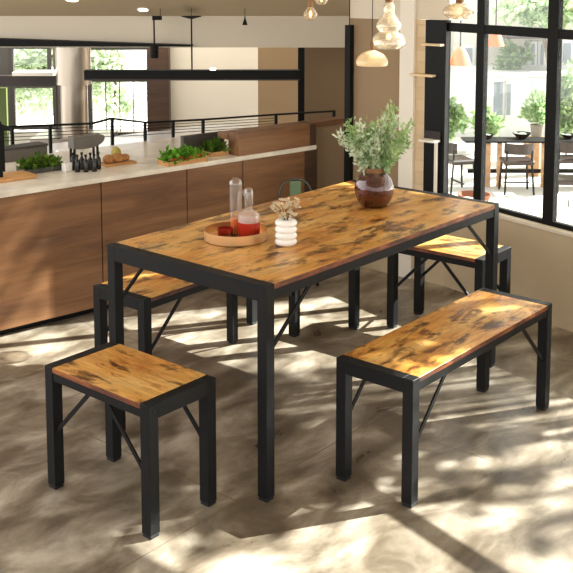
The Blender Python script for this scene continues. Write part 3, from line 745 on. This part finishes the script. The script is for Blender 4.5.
MB().tube([(0, 0, .0), (0, 0, zz(17))], .0055, 8).build('rod', 'black', sp)
MB().lathe([(0, zz(19)), (.01, zz(19)), (.07, zz(16.6)), (.07, zz(16)), (0, zz(16))], 24).build('disc', 'black', sp, True)
MB().tube([(0, 0, zz(16)), (0, 0, slope_z(KF.w(0, ts, 0))-z0)], .002, 6).build('cable', 'black', sp)
h = hanging(245, 25, ts)
sp = thing('cone_pendant', 'tiny black cone pendant hanging before the cream bulkhead', 'pendant lamp', KF.w(h.x, ts, h.z), KF.a)
z0 = h.z; zz = lambda py: hanging(245, py, ts).z - z0
MB().lathe([(0, 0), (.018, 0), (.018, .004), (.006, zz(19)), (.003, zz(16)), (0, zz(16))], 20).build('shade', 'black', sp, True)
MB().tube([(0, 0, zz(16)), (0, 0, slope_z(KF.w(0, ts, 0))-z0)], .0022, 6).build('cord', 'black', sp)

# ------------------------------------------------------------------ pendants in the room
def at_depth(px, py, D):
    d = ray(px, py); return Vector((0,0,CAM_H)) + d*(D/d.dot(FW))
CEI = 2.65
def pendant(name, label, px, py_bot, D, prof, m, cord=True, capm='brass_soft', bulb=.012, caph=None, z_bulb=None, canopy=True):
    """prof in pixels (radius, height above the bottom)"""
    P = at_depth(px, py_bot, D); s_ = FPX/D*1.0; o = thing(name, label, 'pendant lamp', P, 0, 'glass pendant lamps')
    pr = [(r/s_, z/s_) for r, z in prof]
    MB().lathe(pr + [(max(r-.002, .0005), z) for r, z in reversed(pr)], 36).build('shade', m, o, True)
    zt_ = pr[-1][1]
    MB().lathe([(0, zt_-.004), (pr[-1][0]+.002, zt_-.004), (pr[-1][0]*.8+.002, zt_+.03), (.003, zt_+.05), (0, zt_+.05)], 18).build('cap', capm, o, True)
    MB().tube([(0, 0, zt_+.045), (0, 0, CEI-.001-P.z)], .0022, 6).build('cord', 'black', o)
    zb_ = z_bulb/s_ if z_bulb else zt_*.5
    MB().blob((0, 0, zb_), (bulb, bulb, bulb*1.4), 12, 8, 0).build('bulb', 'bulb', o, True)
    return o
pendant('pendant_lamp', 'opal glass dome pendant, lowest over the vase', 372, 65.5, 4.9, [(15.2, 0), (16.2, 2.5), (15.8, 5.5), (13.5, 9.5), (9.5, 12.7), (5, 14.6), (2.2, 15.5)], 'opal')
pendant('pendant_lamp', 'tiered clear glass pendant of three bulges right of dome pendant', 388.5, 48.5, 5.1, [(12, 0), (16.5, 4), (17, 8), (14, 14), (9.5, 17), (12.5, 21), (12.8, 24), (10, 29), (6, 34), (5.5, 38), (6, 42), (3.5, 47)], 'pendantglass', z_bulb=12)
pendant('pendant_lamp', 'smoky glass pendant at top edge above the black window panel', 459.5, 19.5, 5.0, [(5, 0), (12, 2), (17, 6), (17.4, 9), (14, 13), (7, 16), (4, 17)], 'smoke')
P = at_depth(311, 20, 4.7)
def edison(label, px, py, D, rp_):
    P = at_depth(px, py, D); s_ = FPX/D; r = rp_/s_
    o = thing('filament_bulb', label, 'bulb lamp', P, 0, 'bare filament bulbs')
    MB().lathe([(0, 0), (r*.6, r*.12), (r, r*.75), (r*.95, r*1.1), (r*.5, r*1.7), (r*.36, r*2.0)], 28).build('glass_globe', 'smoke', o, True)
    MB().lathe([(0, r*1.9), (r*.42, r*1.9), (r*.42, r*3.0), (0, r*3.0)], 16).build('socket', 'brass_soft', o, True)
    MB().blob((0, 0, r*.9), (r*.22, r*.22, r*.5), 10, 8, 0).build('filament', 'bulb', o, True)
    MB().tube([(0, 0, r*2.95), (0, 0, CEI-.001-P.z)], .002, 6).build('cord', 'black', o)
edison('smoky globe bulb hanging at the top centre, left of the steel post', 310.5, 20.5, 4.7, 7)
edison('smoky globe bulb cut by top edge, right of its lower neighbour', 321.5, 5, 4.8, 7)

# ------------------------------------------------------------------ metal chair behind the table
P = onz(296, 277)
mc = thing('metal_chair', 'dark metal chair with curved hoop back behind the table', 'chair', P, HEAD-pi/2+.15)
s_ = FPX/P.dot(FW); hw = 16.5/s_; zh = (277-175.5)/s_
pts = [(-hw, .02, .30)] + [(-hw*cos(pi*i/12), .03, zh-.085+.085*sin(pi*i/12)) for i in range(13)] + [(hw, .02, .30)]
MB().tube(pts, .006, 8).build('back_hoop', 'hoop_metal', mc, True)
MB().box(-.032, .032, .024, .032, .30, zh-.012).build('back_slat', 'chairgreen', mc)
MB().box(-hw, hw, -.2, .04, .285, .305, .008).build('seat', 'bolt', mc)
for x in (-1, 1):
    for y in (-.17, .02): MB().tube([(x*hw*.85, y, .29), (x*hw*1.02, y*1.05, 0)], .009, 8).build('leg', 'bolt', mc)

# ------------------------------------------------------------------ terrace outside
TZ = -1.6
def tg(px, py): return onz(px, py, TZ)
tm_ = MB().box(-4, 26, 4.0+4, 40, -.1, 0)
o = MB().box(5.1, 60, -30, 40, TZ-.1, TZ).build('terrace_floor', 'terrace'); struct(o, 'ground')
FD = 20.5
fb = thing('white_building', 'white rendered building with grey windows beyond the terrace', 'building', KF.w(0, FD, TZ), KF.a)
def fx(px, py, D=FD): h = KF.hit(px, py, D); return h.x, h.z-TZ
x0, _ = fx(380, 60); x1, _ = fx(760, 60)
MB().box(x0, x1, 0, .5, 0, fx(500, 73)[1]).build('lower_wall', 'facade', fb)
MB().box(x0, x1, 1.6, 2.0, 0, 9.5).build('upper_wall', 'facade_warm', fb)
MB().box(x0, x1, -.05, 1.7, fx(500, 75.5)[1], fx(500, 72.5)[1]).build('balcony_slab', 'facade', fb)
for a_, b_, c_, d_, m in ((490, 505, 78, 118, 'shutter'), (503, 513, 80, 118, 'shutter'), (527, 545, 78, 95, 'facade_glass'), (560, 580, 78, 110, 'shutter')):
    u0, w1 = fx(a_, c_); u1, w0 = fx(b_, d_)
    f = MB().box(u0, u1, -.06, 0, w0, w1).build('window', 'facade', fb); MB().box(u0+.07, u1-.07, -.075, -.06, w0+.07, w1-.07).build('pane', m, f)
for a_, b_, c_, d_ in ((528, 536, 41, 67), (537.5, 545, 41, 67), (462, 474, 45, 65), (560, 572, 40, 66)):
    u0, w1 = fx(a_, c_, FD+1.6); u1, w0 = fx(b_, d_, FD+1.6)
    f = MB().box(u0, u1, 1.52, 1.6, w0, w1).build('window', 'facade', fb); MB().box(u0+.06, u1-.06, 1.50, 1.52, w0+.06, w1-.06).build('pane', 'shutter', f)
u0, w1 = fx(505, 36, FD); u1, w0 = fx(546, 38.5, FD)
MB().box(u0, u1+.6, -.1, 1.6, w0, w1).build('canopy_edge', 'chairwood', fb)
# foliage
def shrub(name, label, P, rx, ry, rz, n, L, m, cat='shrub', group=None, trunk=True, cz=None, seed=None):
    o = thing(name, label, cat, P, 0, group); g_ = MB(); cz = cz if cz is not None else rz
    cl = [(random.gauss(0,.45), random.gauss(0,.45), random.gauss(0,.45)) for _ in range(9)]
    for i in range(n):
        c = cl[i % 9]; q = [c[k]*.9 + random.gauss(0, .28) for k in range(3)]
        g_.leaf((q[0]*rx, q[1]*ry, max(.02, cz + q[2]*rz)), (random.gauss(0,1), random.gauss(0,1), random.gauss(.1,.8)), L*random.uniform(.7,1.4), L*.55)
    g_.build('foliage', m, o)
    if trunk:
        st_ = MB(); st_.tube([(0,0,0), (0,0,cz)], [max(.02, rx*.05), max(.012, rx*.03)], 7)
        for k in range(5):
            a = 2*pi*k/5; st_.tube([(0,0,cz*.55), (rx*.4*cos(a), ry*.4*sin(a), cz+rz*.25)], [max(.012, rx*.028), .01], 6)
        st_.build('stem', 'bark', o)
    return o
sD = lambda D: FPX/D
def far(px, D): return KF.w(KF.hit(px, 60, D).x, D, TZ)
def shr(name, label, px, pyt, pyb, wpx, D, n, m, L=.16, **k):
    s_ = sD(D); P = far(px, D); zt_ = CAM_H-(pyt+30)/s_ - TZ; zb_ = CAM_H-(pyb+30)/s_ - TZ
    return shrub(name, label, P, wpx/s_/2, wpx/s_/2*.8, (zt_-zb_)/2, n, L, m, cz=(zt_+zb_)/2, **k)
shr('hedge_shrub', 'green shrub outside the narrow left window pane', 448, 108, 136, 34, 18.5, 900, 'shrub', group='shrubs beyond the terrace')
shr('hedge_shrub', 'small pale shrub behind the bowl in the middle window pane', 488, 116, 138, 22, 18.8, 420, 'shrub', group='shrubs beyond the terrace')
shr('balcony_shrub', 'round green shrub growing on the balcony of the white building', 513, 47, 72, 28, FD+.7, 800, 'shrub')
shr('hedge_shrub', 'tall leafy shrub seen through the right window pane', 569, 62, 128, 26, 18.0, 1200, 'tree', group='shrubs beyond the terrace')
shr('tree', 'pale green tree crown across the top of the middle window', 551, -6, 22, 110, 18.9, 700, 'tree', L=.22)
shr('tree', 'green tree crown behind the orange lamp at left window pane', 460, 30, 52, 46, 27, 800, 'shrub', L=.26)
# potted plant on the table's far side
s_ = sD(16.6); P = far(539, 16.6)
pl = thing('potted_plant', 'leafy plant in grey pot on tall stand behind the outdoor table', 'potted plant', P, 0)
zpt = CAM_H-(125+30)/s_-TZ; zpb = CAM_H-(137+30)/s_-TZ
MB().lathe([(0, zpb), (.085, zpb), (.115, zpt), (.1, zpt), (.095, zpt-.03), (0, zpt-.03)], 24).build('pot', 'pot', pl, True)
MB().box(-.1, .1, -.1, .1, 0, zpb).build('stand', 'tanwood', pl)
g_ = MB()
for i in range(420):
    a = random.uniform(0, 2*pi); e = random.uniform(.2, 1.4); rr = random.random()**.6
    g_.leaf((.24*rr*cos(a)*cos(e)*1.2, .2*rr*sin(a)*cos(e), zpt+.52*rr*sin(e)), (cos(a)*cos(e), sin(a)*cos(e), sin(e)), .13, .06)
g_.build('foliage', 'shrub', pl)
# outdoor table
D0 = 15.9
s_ = sD(D0); ax = KF.hit(462, 138, D0).x; bx = KF.hit(640, 138, D0).x; ztop = CAM_H-(139+30)/s_
ot = thing('outdoor_table', 'long dark topped table on the terrace with tan legs', 'table', KF.w(ax, D0, TZ), KF.a)
hT = ztop-TZ
MB().box(0, bx-ax, -.3, .12, hT-.03, hT, .005).build('tabletop', 'black', ot)
for px in (478, 486, 497, 541, 600):
    x = KF.hit(px, 150, D0).x-ax
    MB().box(x-.035, x+.035, -.22, -.15, 0, hT-.05).build('leg', 'tanwood', ot)
MB().box(.1, bx-ax-.1, -.02, .04, .18, .24).build('foot_bar', 'black', ot)
def bowl(label, px, w, m='blackgloss', food=True):
    x = KF.hit(px, 138, D0).x; r = w/s_/2
    o = thing('bowl', label, 'bowl', KF.w(x, D0-.05, ztop+.001), 0, 'bowls on the outdoor table')
    MB().lathe([(0, 0), (r*.45, 0), (r, r*.62), (r*.95, r*.62), (r*.42, .012), (0, .012)], 24).build('dish', m, o, True)
    if food: MB().blob((0, 0, r*.42), (r*.55, r*.55, r*.2), 10, 7, .15).build('food', 'leaf_pale', o)
bowl('black bowl of pale greens left on the outdoor table', 486.5, 15); bowl('wide black bowl in the middle of the outdoor table', 521, 19); bowl('black bowl at right end of outdoor table beyond the mullion', 567, 15)
# outdoor chairs
def out_chair(label, px, pyb, rz, first=[None], H=.78):
    P = tg(px, pyb)
    if first[0]: return dup(first[0], P, rz, label)
    o = thing('outdoor_chair', label, 'chair', P, rz, 'dark wood terrace chairs'); first[0] = o
    hs = .47; w = .23
    MB().box(-w, w, -.2, .2, hs-.02, hs+.05, .02).build('seat', 'chairwood', o)
    n = 10; v = []
    for i in range(n+1):
        a = -1.05 + 2.1*i/n
        for (rr, z) in ((.26, .62), (.26, H), (.235, H), (.235, .62)): v.append((rr*sin(a), -.02 - rr*cos(a)+.02, z))
    f = [(i*4+k, i*4+(k+1) % 4, i*4+4+(k+1) % 4, i*4+4+k) for i in range(n) for k in range(4)] + [(0,1,2,3), (n*4+3, n*4+2, n*4+1, n*4)]
    MB().add(v, f).build('backrest', 'chairwood', o)
    for x in (-1, 1):
        MB().tube([(x*.19, .17, hs), (x*.22, .2, 0)], .016, 7).build('leg', 'black', o)
        MB().tube([(x*.19, -.17, .67), (x*.19, -.17, hs), (x*.22, -.22, 0)], .016, 7).build('leg', 'black', o)
    MB().box(-.2, .2, -.01, .01, .14, .16).build('stretcher', 'black', o)
    return o
out_chair('dark wood chair facing away, in the middle of the big window pane', 516, 192, KF.a)
out_chair('dark wood chair seen from the side in the narrow left pane', 457, 191, KF.a-1.25)
out_chair('dark wood chair at right window edge, nearest to the sill', 568, 214, KF.a+1.3)
out_chair('dark wood chair behind the right mullion pulled up to the table', 566, 190, KF.a+.1)
o = MB().lathe([(0, 0), (.2, 0), (.25, .12), (.23, .12), (.18, .02), (0, .02)], 24).build('basket', 'basket', None, True, tg(474, 202)); tag(o, 'low brown round basket on the terrace floor behind the mullion', 'basket')
o = MB().lathe([(0, 0), (.13, 0), (.2, .45), (.18, .45), (.12, .02), (0, .02)], 20).build('planter_basket', 'tanwood', None, True, tg(534, 168)); tag(o, 'tall tan tapered basket under the outdoor table', 'basket')
# outdoor lamps hang from a cable line
def shade(label, px, pyt, pyb, wpx, D, m):
    s_ = sD(D); P = at_depth(px, pyb, D); h_ = (pyb-pyt)/s_; w_ = wpx/s_/2
    o = thing('outdoor_lamp', label, 'pendant lamp', P, 0, 'orange cloth lamps over the terrace')
    MB().lathe([(w_, 0), (w_*.86, h_*.25), (w_*.6, h_*.7), (w_*.25, h_*.95), (.01, h_)], 28).build('shade', m, o, True)
    MB().tube([(0, 0, h_), (0, 0, 3.1-P.z)], .008, 6).build('cord', 'black', o)
    return o
shade('orange cone lamp seen through the narrow left pane', 460, 46.5, 65, 23, 10, 'orange')
shade('pale orange lamp at upper left of the middle pane', 495.5, 30, 46, 18, 12, 'orange')
a = KF.hit(300, 0, 10); 
o = MB().bar(KF.w(KF.hit(430, 20, 10).x-1, 10, 3.1), KF.w(KF.hit(520, 20, 12).x+2, 12.9, 3.1), .02, .02).build('lamp_cable', 'black'); tag(o, 'dark cable over the terrace carrying the orange lamps', 'cable')
# unseen trees added so that their leaves dapple and block the sunlight
SUNAZ = atan2(-.54, .84); SUNEL = radians(37)
sdir = Vector((cos(SUNAZ)*cos(SUNEL), sin(SUNAZ)*cos(SUNEL), sin(SUNEL)))
for i, (px, py, z_, dist, r, n) in enumerate((
        (60, 470, 0, 8.2, .6, 420),
        (200, 240, .75, 10.2, .5, 420),
        (320, 225, .75, 7.4, .5, 320),
        (420, 205, .75, 10.8, .42, 220),
        (150, 440, 0, 10.0, .5, 300),
        (320, 465, 0, 6.2, .3, 120),
        (20, 215, .55, 12.0, .6, 420),
        (520, 500, 0, 9.2, .5, 45))):
    C_ = onz(px, py, z_) + sdir*dist
    shrub('tree', 'unseen leafy tree added beyond the right edge to dapple the sunlight', Vector((C_.x, C_.y, TZ)), r, r, r, n, .17, 'tree', 'tree', 'unseen trees added to dapple the sunlight', cz=C_.z-TZ)

# ------------------------------------------------------------------ greenery outside the kitchen windows
for i, (px, lb) in enumerate(((20, 'green tree outside the kitchen window left of the hood'), (60, 'green tree outside behind the steel hood'), (115, 'pale green tree outside kitchen window right of the hood'))):
    q = fz(px, 100, 12.5); shrub('tree', lb, KF.w(q.x, 12.5, 0), .5, .3, .6, 1600, .12, 'leaf_pale', 'tree', None, cz=.6)

# ------------------------------------------------------------------ light
sun = bpy.data.lights.new('sun', 'SUN'); sun.energy = 23; sun.angle = radians(.4); sun.color = (1, .99, .965)
so = bpy.data.objects.new('sun', sun); COL.objects.link(so); so.rotation_euler = (-sdir).to_track_quat('-Z', 'Y').to_euler()
w = bpy.data.worlds.new('world'); SC.world = w; w.use_nodes = True
bg = w.node_tree.nodes['Background']; bg.inputs[0].default_value = (1, .985, .96, 1); bg.inputs[1].default_value = 2.3
SC.view_settings.view_transform = 'Standard'; SC.view_settings.look = 'None'; SC.view_settings.gamma = 1; SC.view_settings.exposure = .2
SC.view_settings.use_curve_mapping = False
SC.cycles.max_bounces = 10; SC.cycles.transparent_max_bounces = 24; SC.cycles.caustics_reflective = False; SC.cycles.caustics_refractive = False
try: SC.cycles.use_denoising = True
except Exception: pass
SC.cycles.sample_clamp_indirect = 6
